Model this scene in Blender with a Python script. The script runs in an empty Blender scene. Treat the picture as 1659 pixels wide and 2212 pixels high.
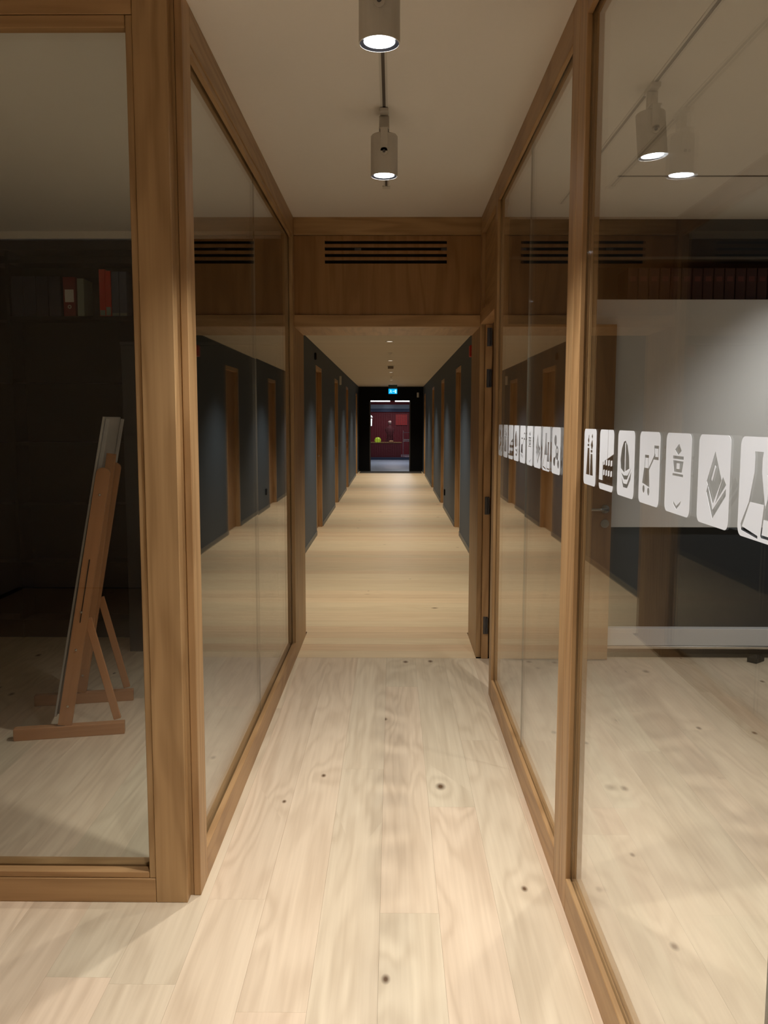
import bpy, bmesh, math, random
from mathutils import Vector, Matrix
from mathutils.geometry import delaunay_2d_cdt
R = math.radians
sc = bpy.context.scene
rnd = random.Random(7)

# ---------------------------------------------------------------- camera, world, exposure
cam_d = bpy.data.cameras.new('camera')
cam_d.sensor_fit = 'VERTICAL'
cam_d.sensor_height = 36.0
cam_d.lens = 36.0 * 1853 / 2212
cam_d.clip_start = 0.05
cam_d.clip_end = 100
cam = bpy.data.objects.new('camera', cam_d)
sc.collection.objects.link(cam)
cam.matrix_world = (Matrix.Translation((0, 0, 1.5)) @ Matrix.Rotation(R(0.572), 4, 'Z')
                    @ Matrix.Rotation(R(90 - 6.16), 4, 'X') @ Matrix.Rotation(R(0.1), 4, 'Z'))
sc.camera = cam
w = bpy.data.worlds.new('world'); sc.world = w
w.use_nodes = True
w.node_tree.nodes['Background'].inputs[0].default_value = (.9, .85, .8, 1)
w.node_tree.nodes['Background'].inputs[1].default_value = 0.004
vs = sc.view_settings
vs.view_transform = 'Standard'; vs.look = 'None'; vs.gamma = 1.0; vs.use_curve_mapping = False
vs.exposure = 1.22
cy = sc.cycles
cy.max_bounces = 14; cy.diffuse_bounces = 6; cy.glossy_bounces = 8; cy.transparent_max_bounces = 40
cy.transmission_bounces = 8; cy.caustics_reflective = False; cy.caustics_refractive = False
cy.sample_clamp_indirect = 6.0
cy.use_denoising = True
ROOM_LAMP = 44.0       # watts of each track spotlight
HALL_LAMP = 75.0       # watts of each corridor downlight

# ---------------------------------------------------------------- helpers
C = sc.collection
WP = {}                                     # world position of every object (no parent is rotated unless said)

def link(o, parent=None, loc=(0, 0, 0)):
    C.objects.link(o)
    loc = Vector(loc)
    WP[o.name] = loc
    if parent is not None:
        o.parent = parent
        o.location = loc - WP[parent.name]
    else:
        o.location = loc
    return o

def mesh_obj(name, bm, mat, parent=None, loc=(0, 0, 0), smooth=False):
    me = bpy.data.meshes.new(name)
    bm.normal_update(); bm.to_mesh(me); bm.free()
    if mat: me.materials.append(mat)
    if smooth:
        for p in me.polygons: p.use_smooth = True
    return link(bpy.data.objects.new(name, me), parent, loc)

def empty(name, loc=(0, 0, 0), parent=None):
    e = bpy.data.objects.new(name, None)
    e.empty_display_size = .1
    return link(e, parent, loc)

def tag(o, label=None, cat=None, group=None, kind=None):
    if label: o['label'] = label
    if cat: o['category'] = cat
    if group: o['group'] = group
    if kind: o['kind'] = kind
    return o

def add_box(bm, c, s, bev=0.0, rot=None):
    m = Matrix.Translation(c) @ (rot if rot is not None else Matrix.Identity(4)) @ Matrix.Diagonal((s[0], s[1], s[2], 1))
    r = bmesh.ops.create_cube(bm, size=1, matrix=m)
    if bev > 0:
        es = list({e for v in r['verts'] for e in v.link_edges})
        bmesh.ops.bevel(bm, geom=es, offset=bev, segments=1, affect='EDGES', profile=.5)
    return r

def box(name, x0, x1, y0, y1, z0, z1, mat, parent=None, bev=0.0):
    bm = bmesh.new()
    add_box(bm, (0, 0, 0), (abs(x1 - x0), abs(y1 - y0), abs(z1 - z0)), bev)
    return mesh_obj(name, bm, mat, parent, ((x0 + x1) / 2, (y0 + y1) / 2, (z0 + z1) / 2))

def lathe(bm, prof, seg=32, mat=Matrix.Identity(4)):
    rings = []
    for r, z in prof:
        if r < 1e-6:
            rings.append([bm.verts.new(mat @ Vector((0, 0, z)))])
        else:
            rings.append([bm.verts.new(mat @ Vector((r * math.cos(2 * math.pi * k / seg), r * math.sin(2 * math.pi * k / seg), z))) for k in range(seg)])
    for a, b in zip(rings, rings[1:]):
        for k in range(seg):
            k2 = (k + 1) % seg
            if len(a) == 1 and len(b) == 1: continue
            if len(a) == 1: bm.faces.new((a[0], b[k], b[k2]))
            elif len(b) == 1: bm.faces.new((a[k], b[0], a[k2]))
            else: bm.faces.new((a[k], b[k], b[k2], a[k2]))
    bmesh.ops.recalc_face_normals(bm, faces=bm.faces)

def inside(p, poly):
    x, y = p; c = False; n = len(poly)
    for i in range(n):
        x1, y1 = poly[i]; x2, y2 = poly[(i + 1) % n]
        if (y1 > y) != (y2 > y) and x < (x2 - x1) * (y - y1) / (y2 - y1) + x1: c = not c
    return c

def sheet(layers, depth, frame):
    """layers: painter's order (solid?, polygon). frame(u, v, d) -> point. Returns a bmesh of the solid regions, depth thick."""
    vs_, es_ = [], []
    for _, poly in layers:
        n0 = len(vs_)
        vs_ += [Vector(p) for p in poly]
        es_ += [(n0 + i, n0 + (i + 1) % len(poly)) for i in range(len(poly))]
    V, E, F, *_ = delaunay_2d_cdt(vs_, es_, [], 0, 1e-6)
    keep = []
    for f in F:
        cx = sum(V[i].x for i in f) / len(f); cyy = sum(V[i].y for i in f) / len(f)
        s = False
        for solid, poly in layers:
            if inside((cx, cyy), poly): s = solid
        if s: keep.append(tuple(f))
    bm = bmesh.new()
    A = [bm.verts.new(frame(v.x, v.y, 0)) for v in V]
    B = [bm.verts.new(frame(v.x, v.y, depth)) for v in V]
    ec = {}
    for f in keep:
        bm.faces.new([A[i] for i in f]); bm.faces.new([B[i] for i in reversed(f)])
        for i in range(len(f)):
            a, b = f[i], f[(i + 1) % len(f)]
            ec.setdefault(frozenset((a, b)), []).append((a, b))
    for k, l in ec.items():
        if len(l) == 1:
            a, b = l[0]
            bm.faces.new((A[b], A[a], B[a], B[b]))
    bmesh.ops.delete(bm, geom=[v for v in bm.verts if not v.link_faces], context='VERTS')
    bmesh.ops.recalc_face_normals(bm, faces=bm.faces)
    return bm

def rrect(x0, y0, x1, y1, r, n=5):
    pts = []
    for cx, cyy, a0 in ((x1 - r, y1 - r, 0), (x0 + r, y1 - r, 90), (x0 + r, y0 + r, 180), (x1 - r, y0 + r, 270)):
        for k in range(n + 1):
            a = R(a0 + 90 * k / n); pts.append((cx + r * math.cos(a), cyy + r * math.sin(a)))
    return pts

def rect(x0, y0, x1, y1): return [(x0, y0), (x1, y0), (x1, y1), (x0, y1)]
def ell(cx, cyy, rx, ry, n=18, a=0):
    return [(cx + rx * math.cos(2 * math.pi * k / n) * math.cos(a) - ry * math.sin(2 * math.pi * k / n) * math.sin(a),
             cyy + rx * math.cos(2 * math.pi * k / n) * math.sin(a) + ry * math.sin(2 * math.pi * k / n) * math.cos(a)) for k in range(n)]
def bar(x0, y0, x1, y1, t):
    dx, dy = x1 - x0, y1 - y0; l = math.hypot(dx, dy); nx, ny = -dy / l * t / 2, dx / l * t / 2
    return [(x0 + nx, y0 + ny), (x0 - nx, y0 - ny), (x1 - nx, y1 - ny), (x1 + nx, y1 + ny)]

# ---------------------------------------------------------------- materials
def mat(name, col=(.5, .5, .5), rough=.5, metal=0.0, spec=.5, emit=None, estr=0):
    m = bpy.data.materials.new(name); m.use_nodes = True
    b = m.node_tree.nodes['Principled BSDF']
    b.inputs['Base Color'].default_value = (*col, 1); b.inputs['Roughness'].default_value = rough
    b.inputs['Metallic'].default_value = metal; b.inputs['Specular IOR Level'].default_value = spec
    if emit:
        b.inputs['Emission Color'].default_value = (*emit, 1); b.inputs['Emission Strength'].default_value = estr
    return m

def noisy(name, c1, c2, scale, rough=.6, bump=.0, detail=4, stretch=(1, 1, 1), spec=.4):
    m = mat(name, c1, rough, spec=spec); nt = m.node_tree; N = nt.nodes; L = nt.links
    b = N['Principled BSDF']; tc = N.new('ShaderNodeTexCoord'); mp = N.new('ShaderNodeMapping')
    mp.inputs['Scale'].default_value = stretch
    no = N.new('ShaderNodeTexNoise'); no.inputs['Scale'].default_value = scale; no.inputs['Detail'].default_value = detail
    mx = N.new('ShaderNodeMix'); mx.data_type = 'RGBA'
    mx.inputs[6].default_value = (*c1, 1); mx.inputs[7].default_value = (*c2, 1)
    L.new(tc.outputs['Object'], mp.inputs['Vector']); L.new(mp.outputs[0], no.inputs['Vector'])
    L.new(no.outputs['Fac'], mx.inputs[0]); L.new(mx.outputs[2], b.inputs['Base Color'])
    if bump:
        bp = N.new('ShaderNodeBump'); bp.inputs['Strength'].default_value = bump; bp.inputs['Distance'].default_value = .002
        L.new(no.outputs['Fac'], bp.inputs['Height']); L.new(bp.outputs[0], b.inputs['Normal'])
    return m

def wood(name, axis, dark, light, tint_a=None, tint_b=None, rough=.45, knots=False, figure=1.0, ring=9.0, knot_cov=.35):
    """Timber with the grain along one axis; every object gets its own stretch of grain."""
    m = mat(name, light, rough, spec=.35); nt = m.node_tree; N = nt.nodes; L = nt.links
    b = N['Principled BSDF']
    def nn(t, **k):
        n = N.new(t)
        for a, v in k.items(): setattr(n, a, v)
        return n
    def math_(op, a, bb=None, clamp=False):
        n = nn('ShaderNodeMath', operation=op, use_clamp=clamp)
        for i, v in enumerate((a, bb)):
            if v is None: continue
            if isinstance(v, (int, float)): n.inputs[i].default_value = v
            else: L.new(v, n.inputs[i])
        return n.outputs[0]
    tc = nn('ShaderNodeTexCoord'); oi = nn('ShaderNodeObjectInfo')
    off = nn('ShaderNodeVectorMath', operation='SCALE'); off.inputs[0].default_value = (17.3, 41.1, 29.7)
    L.new(oi.outputs['Random'], off.inputs['Scale'])
    ad = nn('ShaderNodeVectorMath', operation='ADD')
    L.new(tc.outputs['Object'], ad.inputs[0]); L.new(off.outputs[0], ad.inputs[1])
    i = 'XYZ'.index(axis)
    def mapped(along, across):
        mp = nn('ShaderNodeMapping'); s = [across] * 3; s[i] = along
        mp.inputs['Scale'].default_value = s; L.new(ad.outputs[0], mp.inputs['Vector']); return mp.outputs[0]
    # broad figure: cathedral arches from strongly stretched noise turned into rings
    n1 = nn('ShaderNodeTexNoise'); n1.inputs['Scale'].default_value = 1; n1.inputs['Detail'].default_value = 3
    n1.inputs['Distortion'].default_value = .35
    L.new(mapped(.55, 4.2), n1.inputs['Vector'])
    h = n1.outputs['Fac']
    kn = None
    if knots:
        vo = nn('ShaderNodeTexVoronoi', voronoi_dimensions='2D'); vo.inputs['Scale'].default_value = 1
        L.new(mapped(1.5, 2.6), vo.inputs['Vector'])
        d = vo.outputs['Distance']
        sep = nn('ShaderNodeSeparateColor'); L.new(vo.outputs['Color'], sep.inputs[0])
        on = math_('LESS_THAN', sep.outputs[0], knot_cov)
        sz = math_('MULTIPLY_ADD', sep.outputs[1], .035); 
        sz.node.inputs[2].default_value = .012
        far = math_('DIVIDE', d, sz)
        kn = math_('MULTIPLY', on, math_('SUBTRACT', 1.35, far, True), True)
        halo = math_('MULTIPLY', on, math_('POWER', 2.718, math_('MULTIPLY', math_('MULTIPLY', d, d), -28.0)))
        h = math_('ADD', h, math_('MULTIPLY', halo, .16))
    rings = math_('SINE', math_('MULTIPLY', h, ring * 6.283))
    rings = math_('MULTIPLY_ADD', rings, .5); rings.node.inputs[2].default_value = .5
    rings = math_('POWER', rings, 1.6)
    n2 = nn('ShaderNodeTexNoise'); n2.inputs['Scale'].default_value = 1; n2.inputs['Detail'].default_value = 6
    L.new(mapped(2.2, 70), n2.inputs['Vector'])
    n3 = nn('ShaderNodeTexNoise'); n3.inputs['Scale'].default_value = 1; n3.inputs['Detail'].default_value = 2
    L.new(mapped(.8, 9), n3.inputs['Vector'])
    f = math_('MULTIPLY', rings, .42 * figure)
    f = math_('ADD', f, math_('MULTIPLY', n2.outputs['Fac'], .75))
    f = math_('ADD', f, math_('MULTIPLY', n3.outputs['Fac'], .5))
    f = math_('SUBTRACT', f, .46, True)
    mx = nn('ShaderNodeMix', data_type='RGBA')
    mx.inputs[6].default_value = (*light, 1); mx.inputs[7].default_value = (*dark, 1)
    L.new(f, mx.inputs[0]); col = mx.outputs[2]
    if tint_a:
        wn = nn('ShaderNodeTexWhiteNoise', noise_dimensions='1D'); L.new(oi.outputs['Random'], wn.inputs['W'])
        sp = nn('ShaderNodeSeparateColor'); L.new(wn.outputs['Color'], sp.inputs[0])
        tm = nn('ShaderNodeMix', data_type='RGBA')
        tm.inputs[6].default_value = (*tint_a, 1); tm.inputs[7].default_value = (*tint_b, 1); L.new(sp.outputs[0], tm.inputs[0])
        mu = nn('ShaderNodeMix', data_type='RGBA', blend_type='MULTIPLY'); mu.inputs[0].default_value = 1
        L.new(col, mu.inputs[6]); L.new(tm.outputs[2], mu.inputs[7]); col = mu.outputs[2]
        hs = nn('ShaderNodeHueSaturation'); L.new(col, hs.inputs['Color'])
        v = math_('MULTIPLY_ADD', sp.outputs[1], .11); v.node.inputs[2].default_value = .93
        L.new(v, hs.inputs['Value']); col = hs.outputs[0]
    if kn is not None:
        km = nn('ShaderNodeMix', data_type='RGBA'); km.inputs[7].default_value = (.13, .075, .04, 1)
        L.new(col, km.inputs[6]); L.new(kn, km.inputs[0]); col = km.outputs[2]
    L.new(col, b.inputs['Base Color'])
    bp = nn('ShaderNodeBump'); bp.inputs['Strength'].default_value = .12; bp.inputs['Distance'].default_value = .0006
    L.new(n2.outputs['Fac'], bp.inputs['Height']); L.new(bp.outputs[0], b.inputs['Normal'])
    return m

def glass_mat():
    m = bpy.data.materials.new('clear_glass'); m.use_nodes = True; nt = m.node_tree; N = nt.nodes; L = nt.links
    N.remove(N['Principled BSDF']); out = N['Material Output']
    lw = N.new('ShaderNodeLayerWeight'); lw.inputs['Blend'].default_value = .5
    p = N.new('ShaderNodeMath'); p.operation = 'POWER'; p.inputs[1].default_value = 5; L.new(lw.outputs['Facing'], p.inputs[0])
    q = N.new('ShaderNodeMath'); q.operation = 'MULTIPLY_ADD'; q.inputs[1].default_value = .96; q.inputs[2].default_value = .04
    L.new(p.outputs[0], q.inputs[0])
    t = N.new('ShaderNodeBsdfTransparent'); t.inputs[0].default_value = (.965, .975, .965, 1)
    g = N.new('ShaderNodeBsdfGlossy'); g.inputs['Roughness'].default_value = 0.0; g.inputs[0].default_value = (.97, .98, 1, 1)
    mx = N.new('ShaderNodeMixShader'); L.new(q.outputs[0], mx.inputs[0]); L.new(t.outputs[0], mx.inputs[1]); L.new(g.outputs[0], mx.inputs[2])
    L.new(mx.outputs[0], out.inputs[0])
    return m

OD, OL = (.275, .152, .062), (.49, .31, .15)
OAK = {a: wood('oak_frame_' + a.lower(), a, OD, OL, (1, .94, .9), (1, 1.03, 1.05), .42) for a in 'XYZ'}
VENEER = wood('oak_veneer', 'Z', (.25, .125, .045), (.37, .2, .08), rough=.45, figure=1.2)
PD, PL = (.49, .38, .27), (.75, .635, .49)
PLANK_Y = wood('floor_oak_lengthwise', 'Y', PD, PL, (1, .94, .91), (.97, .985, .955), .38, True, .7, knot_cov=.65)
PLANK_X = wood('floor_oak_crosswise', 'X', (.60, .45, .29), (.80, .645, .45), (1, .93, .87), (.98, 1.0, .96), .42, True, .45, knot_cov=.12)
EASEL = wood('easel_beech', 'Z', (.30, .13, .05), (.45, .22, .10), rough=.5, figure=.4)
GLASS = glass_mat()
JOINT = mat('clear_sealant', (.17, .14, .10), .4)
CEIL = noisy('ceiling_paint', (.86, .82, .76), (.84, .80, .74), 40, .9, .1)
CEIL2 = noisy('corridor_ceiling_banded', (.76, .69, .58), (.64, .57, .46), 1.0, .75, 0, 3, (.15, 3.0, 1))  # soft crosswise bands between two beige tones
SLATE = noisy('slate_blue_paint', (.047, .066, .090), (.052, .072, .097), 30, .6, .15)
NAVY = noisy('dark_navy_paint', (.020, .024, .030), (.024, .028, .034), 30, .6, .1)
BLACK = noisy('matt_black_paint', (.004, .004, .0045), (.006, .006, .0065), 30, .7, spec=.15)
GREYB = mat('grey_skirting', (.14, .14, .13), .5)
VOID = mat('duct_black', (.006, .005, .005), .9)
LAMPW = noisy('lamp_grey_enamel', (.60, .57, .52), (.62, .59, .54), 60, .4)
BEZEL = mat('lamp_bezel', (.03, .035, .05), .3)
DISC = mat('lit_lens', (1, 1, 1), .5, emit=(.93, .96, 1.0), estr=14)
TRACKD = mat('track_channel', (.10, .085, .07), .5)
TRACKW = mat('track_white', (.70, .67, .61), .5)
FILM = mat('white_film', (.70, .73, .79), .7)
BOARD = noisy('white_board', (.74, .75, .77), (.76, .77, .79), 3, .32)
CHROME = mat('chrome', (.75, .75, .75), .18, 1)
STEEL = mat('brushed_steel', (.55, .54, .51), .3, 1)
HINGE = mat('dark_steel_hinge', (.10, .10, .11), .35, .9)
CANVAS = noisy('canvas_back', (.42, .42, .43), (.34, .34, .35), 20, .8)
REDB = noisy('red_card', (.55, .035, .02), (.5, .03, .02), 20, .5)
DRED = mat('dark_red_card', (.16, .012, .014), .55)
DUSK = mat('oxblood_card', (.035, .006, .007), .6)
GRNB = mat('grey_green_card', (.20, .24, .21), .6)
BLUB = noisy('blue_mottled_card', (.05, .065, .12), (.09, .11, .17), 60, .6)
NVYB = mat('navy_card', (.012, .015, .035), .6)
PAPER = mat('paper_label', (.62, .60, .58), .7)

# ---------------------------------------------------------------- key dimensions (metres)
ZC = 2.71                  # ceiling of the near rooms
YH = 5.33                  # front of the oak wall over the passage
XL, XLG, XLB = -.603, -.632, -.662      # left partition: corridor face, glass, room face
XR, XRG, XRB = .530, .551, .578
ZH = 2.436                 # corridor ceiling
CL, CR = -.986, .870       # corridor walls
YE = 24.9                  # end of corridor
ZD = 2.062                 # passage head

# ---------------------------------------------------------------- floor
floor = tag(empty('floor', (0, 3, 0)), 'pale oak plank floor of the glazed rooms, boards running lengthwise', kind='structure')
box('subfloor', -3.4, 3.4, -2.4, 5.80, -.06, -.0165, VOID, floor)
known = {(-.215): [3.56], (-.035): [4.71, 2.475], (.145): [3.20], (-.575): [2.545], (-.395): [2.03], (.325): [3.90]}
x = -.035 - .18 * 18
k = 0
plank_mesh = {}
while x < 3.3:
    key = min(known, key=lambda a: abs(a - x))
    ys = [YH - .035 if (x + .18 > XL and x < XR) else 5.78]
    cuts = sorted(known[key], reverse=True) if abs(key - x) < .01 else [ys[0] - rnd.uniform(.5, 2.1)]
    ys += cuts
    while ys[-1] > -2.3:
        ys.append(max(-2.35, ys[-1] - (rnd.choice((2.2, 2.2, 2.2, 1.4)) if len(ys) > 2 else 2.2)))
    for a, b_ in zip(ys, ys[1:]):
        if a - b_ < .02: continue
        box('plank', x + .0002, x + .1798, b_ + .0002, a - .0002, -.016, 0, PLANK_Y, floor)
    x += .18
floor2 = tag(empty('floor', (0, 12, 0)), 'pale oak plank floor of the long corridor, boards running crosswise', kind='structure')
box('subfloor', CL - .1, CR + .1, YH - .03, YE, -.06, -.0165, VOID, floor2)
y = YH - .035
while y < YE - .05:
    y1 = min(y + .165, YE)
    inpass = y < 5.86
    x0, x1 = (XL, XR) if inpass else (CL - .095, CR + .095)
    cut = rnd.uniform(-.7, .6)
    spans = [(x0, x1)]
    for a, b_ in spans:
        box('plank', a, b_, y + .0003, y1 - .0003, -.016, 0, PLANK_X, floor2)
    y = y1

# ---------------------------------------------------------------- ceilings
ceiling = tag(box('ceiling', -3.45, 3.45, -2.4, 5.9, ZC, ZC + .1, CEIL), 'plain off-white ceiling over the glazed rooms', kind='structure')
tag(box('ceiling', CL - .1, CR + .1, 5.86, YE, ZH, ZH + .1, CEIL2), 'softly banded beige ceiling of the long corridor', kind='structure')

# ---------------------------------------------------------------- outer walls of the near space
tag(box('wall_front', -3.45, 3.45, -2.5, -2.4, 0, ZC, CEIL), 'pale wall behind the viewer', kind='structure')
tag(box('wall_left', -3.45, -3.35, -2.4, 2.6, 0, ZC, CEIL), 'pale wall of the lobby on the left', kind='structure')
tag(box('wall_left', -3.45, -3.35, 2.6, 5.9, 0, ZC, BLACK), 'black side wall of the dark left room', kind='structure')
tag(box('wall_right', 3.35, 3.45, -2.4, 5.9, 0, ZC, NAVY), 'dark wall at the far side of the right room', kind='structure')
tag(box('wall_back', -3.35, -1.70, 5.98, 6.06, 0, ZC, BLACK), 'black wall behind the shelves of the left room', kind='structure')
tag(box('wall_back', -1.70, -.71, 5.76, 5.86, 0, ZC, BLACK), 'dark wall pier beside the left room shelves', kind='structure')
cl = tag(empty('cupboard', (-1.25, 5.58, 0)), 'dark grey cupboard standing beside the black bookcase', 'cupboard')
box('carcass', -1.70, -.73, 5.42, 5.755, 0, 1.96, NAVY, cl, .003)
box('top_panel', -1.705, -.725, 5.415, 5.757, 1.961, 1.98, NAVY, cl, .003)
tag(box('wall_back', .70, 3.35, 5.66, 5.86, 0, ZC, NAVY), 'dark wall of the right room behind the white board', kind='structure')

# ---------------------------------------------------------------- oak wall over the passage with the vent slots
wall = tag(empty('wall_back', (-.03, YH, ZD)), 'oak panelled wall over the passage with a row of vent slots', kind='structure')
bx0, bx1 = XL - .0, XR + .0
box('beam', XL, XR + .0, YH - .012, YH + .05, 2.606, ZC, OAK['X'], wall, .0015)
slots = [(2.555, 2.573), (2.516, 2.535), (2.478, 2.497), (2.439, 2.459)]
vx0, vx1 = -.415, .325
lay = [(True, rect(XL, 2.134, XR, 2.604))] + [(False, rect(vx0, a, vx1, b_)) for a, b_ in slots]
bm = sheet(lay, .016, lambda u, v, d: Vector((u, d, v - 2.37)))
p = mesh_obj('veneer_panel', bm, VENEER, wall, (0, YH, 2.37))
box('vent_cavity', vx0 - .03, vx1 + .03, YH + .017, YH + .05, 2.41, 2.60, VOID, wall)
for cx_ in (-.215, .31):
    box('vent_clip', cx_ - .02, cx_ + .02, YH + .006, YH + .016, 2.517, 2.534, HINGE, wall)
box('transom', XL, XR, YH - .012, YH + .05, ZD, 2.132, OAK['X'], wall, .0015)
box('core', XL, XR, YH + .052, 5.86, ZD + .022, ZC, VOID, wall)
d1 = tag(empty('door_1', (-.03, 5.6, 0)), 'deep oak lined passage opening into the corridor', kind='structure')
box('head_lining', XL, XR, YH + .051, 5.87, ZD, ZD + .020, OAK['Y'], d1)
box('jamb', XL - .045, XL, YH, 5.87, 0, ZD + .02, OAK['Z'], d1, .0015)
box('jamb', XR, XR + .030, YH - .012, 5.87, 0, ZC, OAK['Z'], d1, .0015)
box('jamb', XR + .031, .700, YH + .0, 5.87, 0, ZC, OAK['Z'], d1, .0015)
box('threshold', XL, XR, YH - .036, YH - .034, -.016, .0, TRACKD, d1)

# ---------------------------------------------------------------- left glazed partition (side)
def frame_piece(n, x0, x1, y0, y1, z0, z1, ax, par): return box(n, x0, x1, y0, y1, z0, z1, OAK[ax], par, .0018)
G = .002
win2 = tag(empty('window_2', (XLG, 4, 0)), 'long glazed oak partition on the left side of the passage', kind='structure')
YL0, YL1 = 2.565, YH
for (xa, xb) in ((XLG + .007, XL), (XLB, XLG - .007)):
    frame_piece('stile', xa, xb, YL0, YL0 + .10, 0, ZC, 'Z', win2)
    frame_piece('stile', xa, xb, YL1 - .075, YL1, 0, ZC, 'Z', win2)
    frame_piece('bottom_rail', xa, xb, YL0 + .10, YL1 - .075, 0, .108, 'Y', win2)
    frame_piece('top_rail', xa, xb, YL0 + .10, YL1 - .075, 2.605, ZC, 'Y', win2)
frame_piece('glazing_bead', XLG + .008, XL - .004, YL0 + .10, YL1 - .075, 2.580, 2.6045, 'Y', win2)
box('frame_core', XLG - .006, XLG + .006, YL0 + .002, YL0 + .09, 0, ZC, OAK['Z'], win2)
box('frame_core', XLG - .006, XLG + .006, YL1 - .065, YL1 - .002, 0, ZC, OAK['Z'], win2)
box('frame_core', XLG - .006, XLG + .006, YL0 + .09, YL1 - .065, 0, .09, OAK['Y'], win2)
def pane(par, y0, y1, z0, z1, x, tilt=0.0):
    o = box('glass_pane', x - .004, x + .004, y0, y1, z0, z1, GLASS, par)
    o.rotation_euler.z = R(tilt); return o
box('glass_joint', XLG - .0035, XLG + .0035, 3.9835, 3.9865, .108, 2.604, JOINT, win2)
pane(win2, YL0 + .091, 3.983, .091, 2.62, XLG, .05)
pane(win2, 3.987, YL1 - .066, .091, 2.62, XLG, -.05)
# ---------------------------------------------------------------- left room front window (facing the viewer)
YF = 2.523
win1 = tag(empty('window_1', (-2, YF, 0)), 'glazed oak front of the dark left room, facing the viewer', kind='structure')
XF1 = -.635
frame_piece('stile', XF1 - .098, XF1, YF, YF + .10, 0, ZC, 'Z', win1)
frame_piece('bottom_rail', -3.35, XF1 - .099, YF, YF + .10, 0, .078, 'X', win1)
frame_piece('top_rail', -3.35, XF1 - .099, YF, YF + .10, 2.625, ZC, 'X', win1)
frame_piece('sash_stile', XF1 - .118, XF1 - .099, YF + .003, YF + .038, .079, 2.624, 'Z', win1)
frame_piece('sash_rail', -3.35, XF1 - .119, YF + .003, YF + .038, .079, .099, 'X', win1)
frame_piece('sash_rail', -3.35, XF1 - .119, YF + .003, YF + .038, 2.59, 2.624, 'X', win1)
frame_piece('stile', -3.35, -3.27, YF + .001, YF + .099, .079, 2.624, 'Z', win1)
box('glass_pane', -3.265, XF1 - .102, YF + .042, YF + .050, .081, 2.622, GLASS, win1)
frame_piece('sash_stile', XF1 - .118, XF1 - .099, YF + .054, YF + .098, .079, 2.624, 'Z', win1)
frame_piece('sash_rail', -3.265, XF1 - .119, YF + .054, YF + .098, .079, .097, 'X', win1)

# ---------------------------------------------------------------- right glazed partition
win3 = tag(empty('window_3', (XRG, 3.5, 0)), 'glazed oak partition on the right between the door and the post', kind='structure')
win4 = tag(empty('window_4', (XRG, 1.5, 0)), 'nearest glazed oak partition on the right', kind='structure')
def right_bay(par, y0, y1, st0, st1, joint):
    for n, (xa, xb) in enumerate(((XR, XRG - .006), (XRG + .006, XRB))):
        frame_piece('stile', xa, xb, y0, y0 + st0, 0, ZC, 'Z', par)
        frame_piece('stile', xa, xb, y1 - st1, y1, 0, ZC, 'Z', par)
        frame_piece('bottom_rail', xa, xb, y0 + st0, y1 - st1, 0, .110, 'Y', par)
        frame_piece('top_rail', xa, xb, y0 + st0, y1 - st1, 2.605, ZC, 'Y', par)
    box('frame_core', XRG - .005, XRG + .005, y0 + .002, y0 + st0 - .006, 0, ZC, OAK['Z'], par)
    box('frame_core', XRG - .005, XRG + .005, y1 - st1 + .006, y1 - .002, 0, ZC, OAK['Z'], par)
    box('frame_core', XRG - .005, XRG + .005, y0 + st0, y1 - st1, 0, .1, OAK['Y'], par)
    ya, yb = y0 + st0 - .004, y1 - st1 + .004
    if joint:
        pane(par, ya, joint - .002, .102, 2.62, XRG, .04); pane(par, joint + .002, yb, .102, 2.62, XRG, -.05)
        box('glass_joint', XRG - .0035, XRG + .0035, joint - .0015, joint + .0015, .11, 2.604, JOINT, par)
    else:
        pane(par, ya, yb, .102, 2.62, XRG)
right_bay(win3, 2.580, 4.587, .095, .100, 3.54)
right_bay(win4, .45, 2.579, .10, .094, None)
right_bay(tag(empty('window_5', (XRG, -1, 0)), 'glazed oak partition on the right behind the viewer', kind='structure'), -2.4, .449, .10, .10, -.9)

# side door of the right room: frame and leaf swung open against the far wall
d2 = tag(empty('door_2', (XR, 4.95, 0)), 'side doorway to the right room with dark steel hinges', kind='structure')
yd0, yd1 = 4.588, YH - .013
frame_piece('head', XR, .600, yd0, yd1, 2.075, 2.15, 'Y', d2)
frame_piece('top_rail', XR, .600, yd0, yd1, 2.605, ZC, 'Y', d2)
frame_piece('mullion', XR, .600, yd1 - .07, yd1, 2.151, 2.604, 'Z', d2)
frame_piece('overpanel', XR + .02, .58, yd0, yd1 - .071, 2.151, 2.604, 'Y', d2)
frame_piece('hinge_jamb', XR + .031, .604, YH - .042, YH - .001, 0, 2.074, 'Z', d2)
for hz in (1.997, 1.75, .97, .215):
    bm = bmesh.new()
    add_box(bm, (0, 0, 0), (.028, .003, .11), .001)
    lathe(bm, [(0, -.05), (.007, -.05), (.007, -.018), (.0055, -.016), (.0055, .016), (.007, .018), (.007, .05), (0, .05)], 12, Matrix.Translation((.010, -.008, 0)))
    mesh_obj('hinge', bm, HINGE, d2, (XR + .055, YH - .0438, hz))
leaf = empty('door_leaf', (.612, 5.275, 0), d2)
box('leaf_panel', .614, 1.345, 5.252, 5.292, .008, 2.070, VENEER, leaf, .0015)
bm = bmesh.new()
rx = Matrix.Rotation(R(90), 4, 'X')
lathe(bm, [(0, 0), (.026, 0), (.026, .006), (.009, .008), (.009, .045), (0, .045)], 24, rx)
bmesh.ops.create_cone(bm, cap_ends=True, segments=14, radius1=.009, radius2=.0085, depth=.115, matrix=Matrix.Translation((-.052, -.045, 0)) @ Matrix.Rotation(R(90), 4, 'Y'))
mesh_obj('lever_handle', bm, STEEL, leaf, (1.305, 5.252, .955), True)
bm = bmesh.new()
lathe(bm, [(0, 0), (.026, 0), (.026, .007), (.024, .009), (0, .009)], 24, rx)
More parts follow.
